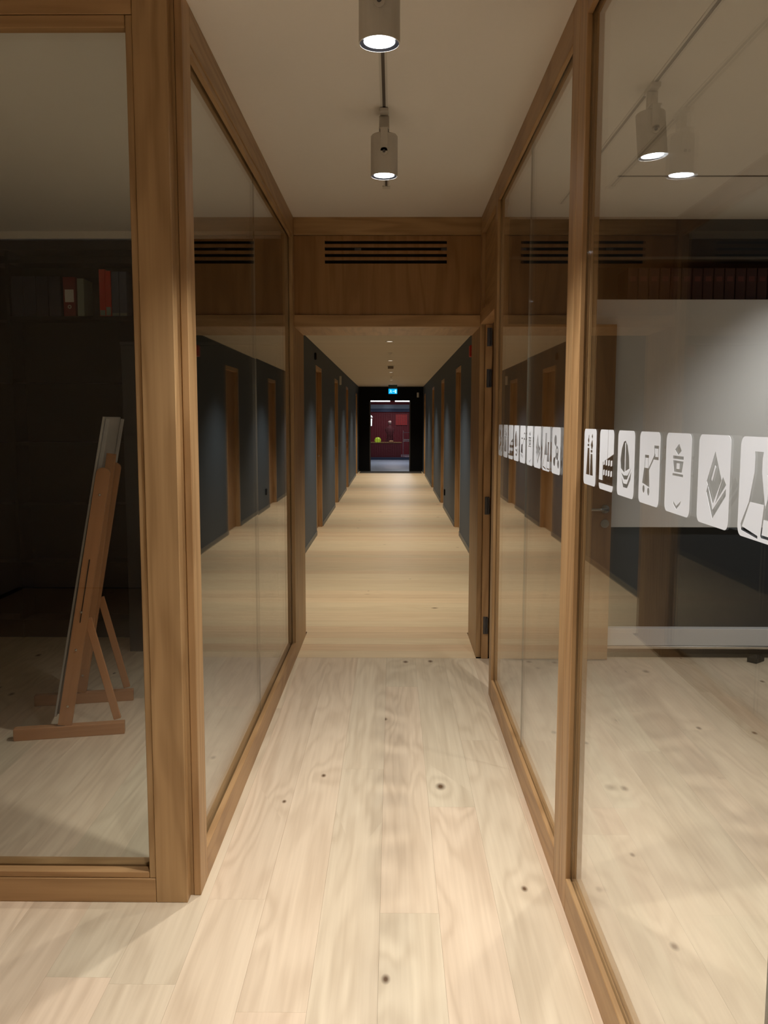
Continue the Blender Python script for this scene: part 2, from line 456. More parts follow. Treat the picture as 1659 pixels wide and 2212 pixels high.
add_box(bm, (0, -.010, 0), (.009, .004, .026), .001)
mesh_obj('key_rosette', bm, STEEL, leaf, (1.305, 5.252, .865), False)

# ---------------------------------------------------------------- corridor walls with recessed doors
door_y = [(11.08, 12.0), (14.65, 15.55), (18.2, 19.1), (23.0, 23.9)]
nd = 3
for side, xw, s in (('left', CL, -1), ('right', CR, 1)):
    prev = 5.87
    wl = tag(empty('wall_' + side, (xw, 12, 0)), f'slate blue corridor wall on the {side}, broken by recessed oak doors', kind='structure')
    bl = tag(empty('baseboard_' + side, (xw, 12, 0)), f'thin grey skirting along the {side} corridor wall', kind='structure')
    for (a, b_) in door_y + [(YE, YE)]:
        box('wall_panel', xw, xw + s * .1, prev, a - .001, 0, ZH, SLATE, wl)
        box('skirting', xw - s * .008, xw - s * .0005, prev, a - .001, 0, .055, GREYB, bl)
        if a < YE: box('wall_panel', xw, xw + s * .1, a, b_, 2.195, ZH, SLATE, wl)
        prev = b_ + .001
        if a >= YE: break
        d = tag(empty(f'door_{nd}', (xw, (a + b_) / 2, 0)), None, kind='structure'); nd += 1
        d['label'] = f'recessed oak door in the {side} corridor wall, ' + ('nearest', 'second', 'third', 'farthest')[door_y.index((a, b_))] + ' of its row'
        xo = xw + s * .095
        for ya, yb in ((a, a + .05), (b_ - .05, b_)):
            box('jamb', xw, xo, ya, yb, 0, 2.192, OAK['Z'], d, .001)
        box('head', xw, xo, a + .0505, b_ - .0505, 2.142, 2.192, OAK['Y'], d, .001)
        box('leaf', xw + s * .055, xw + s * .094, a + .052, b_ - .052, .005, 2.140, VENEER, d, .001)
        bm = bmesh.new()
        add_box(bm, (-s * .022, -.05, 0), (.016, .12, .016), .003)
        add_box(bm, (-s * .012, 0, 0), (.024, .016, .016), .002)
        mesh_obj('handle', bm, STEEL, d, (xw + s * .054, b_ - .12 if s < 0 else a + .16, 1.0))
tag(box('wall_left', CL - .1, -.72, 5.862, 5.868, 0, ZH, SLATE), 'slate return wall left of the passage mouth', kind='structure')

# end of the corridor: black wall with an opening
ew = tag(empty('wall_back', (0, YE, 0)), 'black end wall of the corridor around the opening to the mall', kind='structure')
box('wall_panel', CL - .1, -.672, YE, YE + .35, 0, ZH + .1, BLACK, ew)
box('wall_panel', .512, CR + .1, YE, YE + .35, 0, ZH + .1, BLACK, ew)
box('wall_panel', -.672, .512, YE, YE + .35, 2.045, ZH + .1, BLACK, ew)
box('opening_frame', -.672, -.64, YE + .05, YE + .12, 0, 2.045, HINGE, ew)
box('opening_frame', .48, .512, YE + .05, YE + .12, 0, 2.045, HINGE, ew)
mt = tag(box('entrance_mat', -.93, .82, YE - .85, YE - .05, .0005, .008, mat('mat_brown', (.05, .043, .035), .95)), 'dark brown entrance mat at the far end of the corridor', 'mat')

# ---------------------------------------------------------------- mall beyond
MF = noisy('mall_floor_tile', (.30, .34, .42), (.34, .38, .46), 2, .35)
tag(box('floor', -4, 4, YE + .0, 38, -.06, -.001, MF), 'grey blue polished floor of the mall beyond the opening', kind='structure')
tag(box('ceiling', -4, 4, YE + .35, 38, 2.62, 2.7, NAVY), 'dark ceiling of the mall beyond the opening', kind='structure')
RW = noisy('red_shop_wall', (.26, .012, .018), (.10, .008, .016), 1.3, .6)
tag(box('wall_back', -4, 4, 37, 37.2, 0, 2.62, RW), 'red back wall inside the closed shop', kind='structure')
tag(box('wall_left', -4.1, -4, YE + .36, 37, 0, 2.62, NAVY), 'dark side wall of the mall', kind='structure')
tag(box('wall_right', 4, 4.1, YE + .36, 37, 0, 2.62, NAVY), 'dark side wall of the mall', kind='structure')
tag(box('trim_1', -2, 2, 32.0, 32.25, 1.90, 2.045, mat('fascia_grey', (.20, .22, .27), .5)), 'grey shop fascia beam above the roller grille', kind='structure')
tag(box('trim_2', -2, 2, 32.02, 32.2, 1.78, 1.899, mat('fascia_blue', (.02, .03, .075), .5)), 'dark blue band above the roller grille', kind='structure')
TUBE = mat('lit_tube', (1, 1, 1), .5, emit=(.9, .95, 1), estr=1.5)
for i, (a, b_) in enumerate(((-1.2, -.10), (.08, 1.2))):
    l = empty('ceiling_light', ((a + b_) / 2, 31, 2.2))
    tag(l, ('long lit strip light at the left', 'long lit strip light at the right')[i] + ' above the shop grille', 'light', 'strip lights above the shop front')
    box('tube', a, b_, 30.8, 31.2, 2.135, 2.165, TUBE, l)
    box('housing', a, b_, 30.8, 31.2, 2.166, 2.62, NAVY, l)
# roller grille
gr = tag(empty('roller_grille', (0, 32.1, 0)), 'red metal roller grille closing the shop across the mall', 'grille')
bm = bmesh.new()
z = .10
while z < 1.78:
    add_box(bm, (0, 0, z), (3.0, .008, .013)); z += .052
xg = -1.5
while xg < 1.5:
    add_box(bm, (xg, 0, .94), (.010, .006, 1.68)); xg += .085
g_ = mesh_obj('grille_mesh', bm, mat('grille_red', (.16, .022, .028), .5, 0), gr, (0, 32.1, 0)); g_['kind'] = 'stuff'
box('bottom_bar', -1.5, 1.5, 32.08, 32.12, 0, .095, mat('grille_bar', (.05, .06, .10), .4, .5), gr)
# stock of the shop
def shopbox(name, label, cat, x0, x1, y0, y1, z0, z1, m, grp=None):
    return tag(box(name, x0, x1, y0, y1, z0, z1, m, None, .01), label, cat, grp)
YEL = mat('yellow_green_glow_plastic', (.5, .75, .03), .5, emit=(.6, .9, .05), estr=.15)  # tub is no lamp; a faint glow is added to its colour
ct = tag(empty('counter', (0, 34.5, 0)), 'dark red counter standing inside the closed shop', 'counter')
box('counter_body', -1.1, .33, 34.2, 34.9, 0, .55, DRED, ct); box('counter_top', -1.14, .36, 34.15, 34.95, .55, .59, mat('brown_top', (.25, .18, .05), .4), ct)
def blob(name, label, cat, x, y, z, rx_, rz_, m):
    bm = bmesh.new()
    lathe(bm, [(0, 0), (rx_ * .8, 0), (rx_, rz_ * .35), (rx_ * .85, rz_ * .75), (rx_ * .3, rz_), (0, rz_)], 14)
    return tag(mesh_obj(name, bm, m, None, (x, y, z), True), label, cat)
blob('bucket', 'yellow green tub with added glow on the shop counter', 'tub', -.60, 34.5, .5905, .13, .20, YEL)
blob('bowl', 'small tan bowl in the middle of the shop counter', 'bowl', -.06, 34.5, .5905, .10, .07, mat('tan', (.6, .4, .15), .5))
st = tag(empty('display_stand', (.58, 34.4, 0)), 'pale wire display stand behind the grille on the right', 'stand')
WH = mat('pale_metal', (.6, .55, .55), .5)
for a in (.42, .78):
    box('post', a - .012, a + .012, 34.39, 34.41, 0, 1.05, WH, st)
for zz in (.62, .98):
    box('shelf', .432, .768, 34.3, 34.5, zz, zz + .02, WH, st)
shopbox('shoe_box', 'pale box lying on the wire display stand', 'box', .45, .72, 34.33, 34.47, .6405, .72, WH)
shopbox('poster_board', 'bright red board hanging at the right of the shop', 'board', .12, .62, 36.94, 36.99, 1.25, 1.72, mat('bright_red', (.75, .05, .04), .5))
mq = tag(empty('mannequin', (-.12, 35.2, 0)), 'dark dressed mannequin with pale head near the shop middle', 'mannequin')
bm = bmesh.new()
lathe(bm, [(0, .0), (.16, .0), (.20, .45), (.12, .85), (.20, 1.10), (.06, 1.24), (.05, 1.27), (0, 1.27)], 14)
mesh_obj('torso', bm, mat('maroon_cloth', (.06, .008, .012), .8), mq, (-.12, 35.2, 0), True)
bm = bmesh.new(); lathe(bm, [(0, 0), (.05, .01), (.075, .09), (.07, .15), (0, .19)], 14)
mesh_obj('head', bm, mat('pale_head', (.45, .38, .36), .6), mq, (-.12, 35.2, 1.2705), True)
lp = tag(empty('floor_lamp', (-.87, 33.4, 0)), 'lit white floor lamp at the left edge of the shop window', 'lamp')
bm = bmesh.new(); lathe(bm, [(0, 0), (.1, 0), (.1, .02), (.012, .03), (.012, 1.25), (0, 1.25)], 14)
mesh_obj('pole', bm, HINGE, lp, (-.87, 33.4, 0))
LW = mat('lit_shade', (1, 1, 1), .5, emit=(.85, 1, 1), estr=1.0)
bm = bmesh.new(); lathe(bm, [(0, 0), (.06, 0), (.07, .28), (0, .28)], 14); mesh_obj('lamp_shade', bm, LW, lp, (-.87, 33.4, 1.2505))
bm = bmesh.new(); lathe(bm, [(0, .08), (.05, .07), (.09, .0), (0, .0)], 14); mesh_obj('top_shade', bm, LW, lp, (-.87, 33.4, 1.58))

def area(name, loc, power, size, col=(1, 1, 1), rot=(0, 0, 0)):
    l = bpy.data.lights.new(name, 'AREA'); l.energy = power; l.size = size; l.color = col; l.shape = 'DISK'
    o = bpy.data.objects.new(name, l); C.objects.link(o); o.location = loc; o.rotation_euler = rot; return o
area('shop_light', (0, 34.8, 2.55), 12, .5, (1, .85, .85))
area('mall_light', (.3, 29.5, 2.55), 20, .5, (.85, .92, 1))

# ---------------------------------------------------------------- exit sign and small fittings in the corridor
es = tag(empty('exit_sign', (-.10, 23.6, 2.36)), 'lit blue green exit sign with white running figure hanging from corridor ceiling', 'sign')
box('mount', -.12, .12 - .0, 23.585, 23.635, 2.33, ZH - .001, mat('sign_mount', (.04, .07, .07), .5), es)
bm = bmesh.new(); add_box(bm, (0, 0, 0), (.235, .03, .135), .003)
em = bpy.data.materials.new('sign_glow'); em.use_nodes = True
nt = em.node_tree; b = nt.nodes['Principled BSDF']; b.inputs['Base Color'].default_value = (.0, .15, .3, 1)
b.inputs['Emission Color'].default_value = (.0, .42, .85, 1); b.inputs['Emission Strength'].default_value = .5
mesh_obj('sign_face', bm, em, es, (0, 23.61, 2.2615))
PIC = mat('sign_white', (.8, 1, 1), .5, emit=(.45, .95, 1), estr=.5)
fig = [(True, ell(-.055, .035, .010, .010)), (True, bar(-.05, .022, -.058, -.012, .016)), (True, bar(-.055, -.01, -.035, -.028, .010)),
       (True, bar(-.035, -.028, -.030, -.046, .009)), (True, bar(-.058, -.01, -.078, -.030, .010)), (True, bar(-.078, -.030, -.098, -.030, .008)),
       (True, bar(-.05, .018, -.03, .004, .007)), (True, bar(-.05, .018, -.075, .006, .007)),
       (True, rect(.055, -.05, .095, .045)), (True, bar(-.01, 0, .035, 0, .012)), (True, [(.03, .018), (.03, -.018), (.05, 0)])]
bm = sheet(fig, .002, lambda u, v, d: Vector((u, d, v)))
mesh_obj('pictogram', bm, PIC, es, (0, 23.5925, 2.2615))

DLG = 'recessed downlights along the corridor ceiling'
dl_names = ['nearest', 'second', 'third', 'fourth', 'fifth', 'sixth']
for i, yy in enumerate((7.1, 10.5, 13.9, 17.3, 20.7, 23.2)):
    t = tag(empty('downlight', (-.04, yy, ZH)), f'small round lit downlight in the beige corridor ceiling, {dl_names[i]} from the passage', 'light', DLG)
    bm = bmesh.new(); lathe(bm, [(.038, -.001), (.052, -.001), (.052, -.004), (.038, -.005)], 24); mesh_obj('trim_ring', bm, TRACKW, t, (-.04, yy, ZH))
    bm = bmesh.new(); lathe(bm, [(0, -.0015), (.037, -.0015), (.037, -.003), (0, -.003)], 24); mesh_obj('lens', bm, mat('downlight_lens', (1, 1, 1), .5, emit=(1, .93, .8), estr=.6), t, (-.04, yy, ZH))
    l = bpy.data.lights.new('downlight_bulb', 'SPOT'); l.energy = HALL_LAMP; l.spot_size = R(112); l.spot_blend = 1.0; l.shadow_soft_size = .03; l.color = (1, .90, .74)
    o = bpy.data.objects.new('downlight_bulb', l); C.objects.link(o); o.parent = t; o.location = (0, 0, -.02)
for i, yy in enumerate((12.3, 19.0)):
    bm = bmesh.new(); lathe(bm, [(0, -.03), (.012, -.028), (.02, -.012), (.035, -.004), (.035, -.0005), (0, -.0005)], 20)
    tag(mesh_obj('sprinkler', bm, TRACKW, None, (-.04, yy, ZH)), 'small white sprinkler head between downlights, ' + ('nearer' if i == 0 else 'farther') + ' of the two', 'sprinkler', 'sprinklers in the corridor ceiling')
sd = tag(empty('smoke_detector', (-.04, 15.3, ZH)), 'boxy grey beige smoke detector on the corridor ceiling', 'detector')
bm = bmesh.new(); add_box(bm, (0, 0, -.005), (.13, .13, .008), .002); mesh_obj('base_plate', bm, TRACKW, sd, (-.04, 15.3, ZH - .0002))
bm = bmesh.new(); add_box(bm, (0, 0, -.03), (.10, .10, .038), .008); mesh_obj('detector_body', bm, mat('taupe', (.22, .17, .12), .6), sd, (-.04, 15.3, ZH - .0006))
def wallbit(name, label, cat, x, y, z, sx, sy, sz, m, round_=False):
    bm = bmesh.new()
    if round_:
        lathe(bm, [(0, -sx / 2), (sy / 2, -sx / 2), (sy / 2, sx * .2), (sy * .4, sx / 2), (0, sx / 2)], 20, Matrix.Rotation(R(90), 4, 'Y'))
    else: add_box(bm, (0, 0, 0), (sx, sy, sz), min(sx, sy, sz) * .15)
    return tag(mesh_obj(name, bm, m, None, (x, y, z)), label, cat)
wallbit('thermostat', 'small round black device high on the left corridor wall', 'sensor', CL + .0125, 10.95, 2.29, .024, .09, .09, BLACK, True)
wallbit('wall_speaker', 'pale curved fitting high on left wall beyond the second door', 'sensor', CL + .0205, 15.9, 2.21, .04, .05, .16, TRACKW)
wallbit('fire_alarm', 'red fire alarm box high on the right corridor wall', 'alarm', CR - .0255, 9.35, 2.23, .05, .11, .12, REDB)
wallbit('wall_socket', 'small black socket low on right wall before the second door', 'socket', CR - .0105, 14.2, .30, .02, .09, .10, BLACK)
wallbit('door_sensor', 'small white sensor box high at the right end of the corridor', 'sensor', .72, YE - .021, 2.20, .06, .04, .14, TRACKW)

# ---------------------------------------------------------------- ceiling track and spotlights
def track_y(x_, y0, y1, label):
    t = tag(empty('lighting_track', (x_, (y0 + y1) / 2, ZC)), label, 'track')
    for s in (-1, 1): box('rail', x_ + s * .006 if s > 0 else x_ - .014, x_ + .014 if s > 0 else x_ - .006, y0, y1, ZC - .0035, ZC - .0005, TRACKW, t)
    box('channel', x_ - .0058, x_ + .0058, y0, y1, ZC - .002, ZC - .0005, TRACKD, t)
    return t
XT = -.037
t1 = track_y(XT, -.6, 4.62, 'recessed lighting track down the middle of the passage ceiling')
box('end_cap', XT - .02, XT + .02, 4.621, 4.67, ZC - .005, ZC - .0006, TRACKW, t1)
t2 = track_y(.942, -.6, 5.0, 'recessed lighting track in the right room ceiling')
t3 = tag(empty('lighting_track', (2.2, 4.45, ZC)), 'cross lighting track over the far part of the right room', 'track')
box('channel', 1.12, 3.3, 4.44, 4.455, ZC - .003, ZC - .0005, TRACKD, t3)

def spotlight(xx, yy, label, tilt=(0, 0), power=ROOM_LAMP, size=104, grp=None, yaw=0):
    """adapter under the track, flat arm, cylinder body with a recessed lit lens; tilt swings the body."""
    r = tag(empty('track_spotlight', (xx, yy, ZC)), label, 'lamp', grp)
    bm = bmesh.new(); add_box(bm, (0, 0, -.012), (.034, .10, .016), .002); mesh_obj('adapter', bm, LAMPW, r, (xx, yy, ZC - .0005))
    bm = bmesh.new(); add_box(bm, (0, 0, -.052), (.040, .014, .062), .002)
    add_box(bm, (0, -.031, -.082), (.040, .05, .006), .001)
    add_box(bm, (0, -.0575, -.125), (.030, .005, .09), .0015)
    lathe(bm, [(0, 0), (.015, 0), (.015, .005), (0, .005)], 20, Matrix.Translation((0, -.055, -.17)) @ Matrix.Rotation(R(90), 4, 'X'))
    mesh_obj('arm', bm, LAMPW, r, (xx, yy, ZC - .001))
    piv = (xx, yy, ZC - .150)
    rot = Matrix.Rotation(R(tilt[1]), 4, 'Y') @ Matrix.Rotation(R(tilt[0]), 4, 'X')
    rad = .053
    bm = bmesh.new()
    lathe(bm, [(0, .055), (rad - .004, .055), (rad, .050), (rad, -.101), (rad - .0025, -.101), (rad - .0025, -.088)], 40, rot)
    body = mesh_obj('body', bm, LAMPW, r, piv, False)
    bm = bmesh.new(); lathe(bm, [(rad - .0028, -.088), (rad - .0028, -.1002), (.0400, -.0965), (.0400, -.088), (rad - .0028, -.088)], 40, rot)
    mesh_obj('bezel', bm, BEZEL, r, piv)
    bm = bmesh.new(); lathe(bm, [(0, -.089), (.0398, -.089), (.0398, -.0960), (0, -.0975)], 40, rot)
    mesh_obj('lens', bm, DISC, r, piv)
    bm = bmesh.new(); lathe(bm, [(0, 0), (.006, 0), (.006, .003), (0, .003)], 12, Matrix.Rotation(R(90), 4, 'X')); mesh_obj('screw', bm, HINGE, r, (xx, yy - .0602, ZC - .171))
    l = bpy.data.lights.new('spot_bulb', 'SPOT'); l.energy = power; l.spot_size = R(size); l.spot_blend = .75
    l.shadow_soft_size = .03; l.color = (1, .955, .89)
    o = bpy.data.objects.new('spot_bulb', l); C.objects.link(o); o.parent = r
    o.matrix_parent_inverse = Matrix.Identity(4)
    o.matrix_basis = Matrix.Translation((0, 0, -.150)) @ rot @ Matrix.Translation((0, 0, -.107))
    return r
PG = 'spotlights on the passage track'
spotlight(XT, 2.32, 'grey cylinder spotlight on the passage track, large and nearest the viewer', grp=PG)
spotlight(XT, 3.53, 'grey cylinder spotlight on the passage track, smaller one nearer the oak wall', grp=PG)
spotlight(XT, 1.10, 'grey cylinder spotlight on the passage track above the viewer', grp=PG)
spotlight(XT, -.12, 'grey cylinder spotlight on the passage track behind the viewer', grp=PG)
spotlight(.942, 3.28, 'grey cylinder spotlight with lit lens on the right room track', (0, -5), ROOM_LAMP, 104)
spotlight(.942, 1.3, 'added grey cylinder spotlight lighting the right room floor, out of view', (0, -10), ROOM_LAMP, 104)  # extra lamp out of view, added to brighten the right room floor
spotlight(2.75, 3.9, 'grey cylinder spotlight aimed at the white board in the right room', (42, 0), ROOM_LAMP * .8, 85)

# ---------------------------------------------------------------- stickers on the right glass
def leafs(cx_, cy_, w_, h_): return [(cx_, cy_ - h_ / 2), (cx_ + w_ / 2, cy_ - h_ * .1), (cx_ + w_ * .1, cy_ + h_ / 2), (cx_ - w_ / 2, cy_ - h_ * .05)]
ICON = {}
ICON['paint brushes'] = [(0, [(.22, .18), (.50, .18), (.44, .66), (.30, .66)]), (0, [(.53, .18), (.77, .18), (.70, .56), (.56, .56)]),
    (0, rect(.29, .69, .42, .73)), (0, leafs(.36, .80, .13, .14)), (0, rect(.56, .585, .70, .63)), (0, leafs(.64, .72, .20, .20)), (0, leafs(.38, .87, .06, .06)), (0, leafs(.66, .87, .10, .10))]
ICON['office building'] = [(0, [(.26, .10), (1.01, .10), (1.01, .62), (.26, .46)]), (0, rect(-.01, .10, 1.01, .155)), (0, bar(.58, .5, .60, 1.01, .016))] + \
    [(1, [(.30 + .17 * i, .24 + .17 * j), (.40 + .17 * i, .255 + .17 * j), (.40 + .17 * i, .345 + .17 * j), (.30 + .17 * i, .33 + .17 * j)]) for i in range(4) for j in range(2)]
ICON['sailing boat'] = [(0, [(.22, .42), (.18, .55), (.24, .72), (.36, .83), (.46, .85), (.58, .78), (.68, .62), (.72, .44), (.40, .37)]), (1, bar(.47, .38, .46, .82, .05)),
    (0, [(.24, .30), (.40, .20), (.60, .20), (.84, .40), (.80, .28), (.62, .14), (.38, .14)]), (0, [(.22, .36), (.42, .26), (.60, .27), (.84, .46), (.62, .33), (.42, .32)])]
ICON['loaded trolley'] = [(0, [(.18, .28), (.55, .24), (.50, .50), (.26, .50)]), (0, bar(.48, .48, .78, .70, .035)), (0, rect(.72, .78, .94, .82)), (0, bar(.75, .66, .74, .80, .025)), (0, bar(.92, .66, .92, .80, .025)),
    (0, rect(.72, .63, .94, .67)), (0, bar(.28, .5, .30, .64, .022)), (0, bar(.47, .5, .45, .64, .022)), (0, rect(.28, .64, .48, .68)), (0, ell(.26, .20, .055, .055)), (0, ell(.50, .18, .055, .055))]
ICON['lantern figure'] = [(0, leafs(.5, .80, .26, .14)), (0, rect(.30, .68, .72, .72)), (0, [(.36, .52), (.66, .52), (.72, .66), (.30, .66)]), (1, rect(.45, .56, .57, .63)), (0, rect(.30, .47, .72, .50)),
    (0, [(.34, .16), (.50, .10), (.68, .18), (.64, .13), (.50, .06), (.38, .11)])]
ICON['open book'] = [(0, [(.30, .48), (.54, .82), (.76, .52), (.52, .24)]), (1, bar(.46, .50, .56, .66, .04)), (0, [(.30, .36), (.34, .44), (.52, .18), (.90, .44), (.90, .36), (.52, .08)]), (0, [(.70, .42), (.80, .56), (.90, .48), (.60, .26)])]
ICON['laboratory flasks'] = [(0, [(.36, .86), (.58, .86), (.56, .80), (.56, .66), (.66, .36), (.27, .36), (.38, .66), (.38, .80)]), (0, [(.27, .36), (.30, .36), (.12, .10), (.52, .05), (.52, .02), (.10, .06), (.08, .12)]),
    (0, [(.68, .66), (.88, .66), (.84, .60), (.84, .42), (.94, .22), (.62, .22), (.72, .42), (.72, .60)]), (0, bar(.66, .36, .60, .05, .03)), (0, rect(.60, .04, .96, .07))]
ICON['linked molecules'] = [(0, ell(.42, .72, .14, .12)), (0, ell(.62, .46, .16, .15)), (0, ell(.30, .26, .12, .10)), (0, ell(.78, .22, .10, .09)), (0, bar(.42, .70, .62, .46, .06)), (0, bar(.30, .26, .62, .46, .06)), (0, bar(.78, .2, .62, .46, .05)), (1, ell(.62, .50, .06, .05))]
order = ['paint brushes', 'office building', 'sailing boat', 'loaded trolley', 'lantern figure', 'open book', 'laboratory flasks', 'linked molecules']
def sticker(y_far, motif, where, xg):
    W_ = .145
    layers = [(True, rrect(0, 0, 1, 1, .10))] + [(bool(s), p) for s, p in ICON[motif]]
    base = rrect(0, 0, 1, 1, .10)
    bm = sheet(layers, .0004, lambda u, v, d: Vector((-d, -(u - .5) * W_, (v - .5) * .155)))
    # drop anything outside the rounded sheet
    for f in [f for f in bm.faces if not (-.073 <= f.calc_center_median().y <= .073 and abs(f.calc_center_median().z) <= .078)]: bm.faces.remove(f)
    o = mesh_obj('window_sticker', bm, FILM, None, (xg, y_far - W_ / 2, 1.3975))
    tag(o, f'white sticker with {motif}, {where}', 'sticker', 'white pictogram stickers on the right glass')
    return o
XS = XRG - .0056
yy = 4.315 + .187
sticker(4.40, 'linked molecules', 'farthest of all, at the door end of the right glass', XS - .004)
ys3 = [4.215, 4.03, 3.85, 3.665, 3.48, 3.30, 3.115, 2.93]
for yv, mname in zip(ys3, order):
    sticker(yv, mname, 'in the far pane beyond the post', XS - .003)
for i, mname in enumerate(order + order[:3]):
    sticker(2.452 - .1835 * i, mname, ('in the near pane right of the post' if i < 8 else 'near pane beside the viewer'), XS)

ORD = 'first second third fourth fifth sixth seventh eighth ninth tenth eleventh twelfth thirteenth fourteenth'.split()
# ---------------------------------------------------------------- right room: board, low plinth, shelf of binders
wb = tag(empty('whiteboard', (2.2, 5.34, 1.5)), 'wide white board on the dark wall of the right room', 'board')
box('board_surface', 1.20, 3.2, 5.318, 5.334, .835, 2.225, BOARD, wb, .002)
box('backing', 1.24, 3.18, 5.335, 5.36, .86, 2.2, GREYB, wb)
shelf = tag(empty('wall_unit', (2.2, 5.5, 0)), 'dark built-in wall unit behind the white board', 'shelving')
box('front_panel', 1.20, 3.34, 5.361, 5.40, .065, 2.12, NAVY, shelf)
box('shelf_board', 1.20, 3.34, 5.361, 5.655, 2.121, 2.145, NAVY, shelf)
box('top_board', .71, 3.34, 5.361, 5.655, 2.470, 2.486, mat('shelf_edge', (.10, .095, .085), .5), shelf)
box('end_panel', .71, 1.19, 5.361, 5.40, .065, 2.469, NAVY, shelf)
box('upper_panel', .71, 3.34, 5.375, 5.40, 2.487, ZC - .001, NAVY, shelf)
box('plinth', .72, 3.34, 5.44, 5.64, .0, .064, BLACK, shelf)
pl = tag(empty('low_ledge', (2.2, 5.34, 0)), 'low white ledge with chrome edge running under the white board', 'ledge')
box('ledge_board', 1.345, 3.3, 5.30, 5.36, .085, .195, mat('ledge_white', (.66, .68, .72), .5), pl, .002)
box('chrome_edge', 1.345, 3.3, 5.294, 5.312, .066, .084, CHROME, pl, .004)
box('foot_rail', 1.36, 3.3, 5.345, 5.36, 0, .065, BLACK, pl)
for i in range(14):
    xb = 1.47 + i * .066
    bnd = tag(empty('binder', (xb, 5.5, 2.1455)), f'dark red binder, {ORD[i]} from the left in the row above the white board', 'binder', 'dark red binders above the white board')
    box('cover', xb - .030, xb + .030, 5.40, 5.64, 2.1455, 2.425, DUSK, bnd, .002)
    box('label', xb - .018, xb + .018, 5.3985, 5.3998, 2.345, 2.375, mat('rose_label', (.12, .03, .028), .6) if i == 0 else bpy.data.materials['rose_label'], bnd)
tag(box('door_stop', -.01, .05, -.05, .05, 0, .03, BLACK), 'small black wedge on the floor in front of the low ledge', 'wedge')
ds = bpy.data.objects['door_stop']; ds.location = (2.27, 5.25, .016); ds.rotation_euler.z = R(-50)
cab = tag(empty('cabinet', (1.3, 1.5, 0)), 'tall black cabinet in the right room at the picture edge', 'cabinet')
box('carcass', .79, 1.25, .9, 1.70, .0, 1.0, BLACK, cab, .003)
box('top_panel', .785, 1.255, .895, 1.705, 1.001, 1.02, BLACK, cab, .003)

# ---------------------------------------------------------------- left room: black shelving with binders
ls = tag(empty('bookcase', (-2.5, 5.8, 0)), 'tall black bookcase along the back of the dark left room', 'bookcase')
for zz in (.10, .50, .90, 1.32, 1.74, 2.155, 2.52):
    box('shelf', -3.34, -1.72, 5.775, 5.965, zz, zz + .022, BLACK, ls)
for xx in (-3.345, -2.56, -1.722):
    box('side_panel', xx, xx + .02, 5.77, 5.97, 0, 2.60, BLACK, ls)
box('plinth', -3.32, -1.73, 5.785, 5.79, 0, .0995, BLACK, ls)
box('back_board', -3.34, -1.70, 5.971, 5.979, 0, 2.6, BLACK, ls)
box('cornice', -3.345, -1.70, 5.76, 5.97, 2.601, 2.64, BLACK, ls)
tag(box('trim_3', -3.35, -.73, 5.70, 5.73, 2.665, ZC - .001, CEIL), 'pale strip along the ceiling above the black bookcase', kind='structure')
def binder(x0, wd, h, m, label, lab=None, ring=False, tail=None, grp='binders on the black bookcase'):
    z0 = 2.1775
    b = tag(empty('binder', (x0 + wd / 2, 5.85, z0)), label, 'binder', grp)
    box('cover', x0, x0 + wd, 5.78, 5.96, z0, z0 + h, m, b, .002)
    if lab: box('label', x0 + wd * .14, x0 + wd * .86, 5.7785, 5.7795, z0 + h * .36, z0 + h * .68, PAPER, b)
    if ring:
        bm = bmesh.new(); lathe(bm, [(.006, 0), (.013, 0), (.013, .002), (.006, .002)], 18, Matrix.Rotation(R(90), 4, 'X'))
        mesh_obj('finger_ring', bm, STEEL, b, (x0 + wd / 2, 5.7795, z0 + h * .24))
    if tail: box('tail_label', x0 + .003, x0 + wd - .003, 5.7785, 5.7795, z0 + .004, z0 + tail, GRNB, b)
binder(-2.185, .082, .255, DRED, 'dark red binder with white label on the top bookcase shelf', True, True)
binder(-2.092, .045, .245, GRNB, 'narrow grey green binder beside the dark red one')
binder(-1.945, .040, .305, REDB, 'bright red binder, left of the adjoining pair on the bookcase', tail=.04)
binder(-1.904, .036, .295, REDB, 'bright red binder, right of the adjoining pair on the bookcase', tail=.06)
binder(-1.864, .050, .29, BLUB, 'mottled blue binder next to the bright red pair', tail=.02)
binder(-1.812, .050, .29, BLUB, 'mottled blue binder at the right end of the bookcase shelf', tail=.02)
for i in range(4):
    binder(-2.53 + i * .083, .080, .26, NVYB, f'navy binder, {ORD[i]} of four left of the dark red binder', grp='navy binders on the black bookcase')

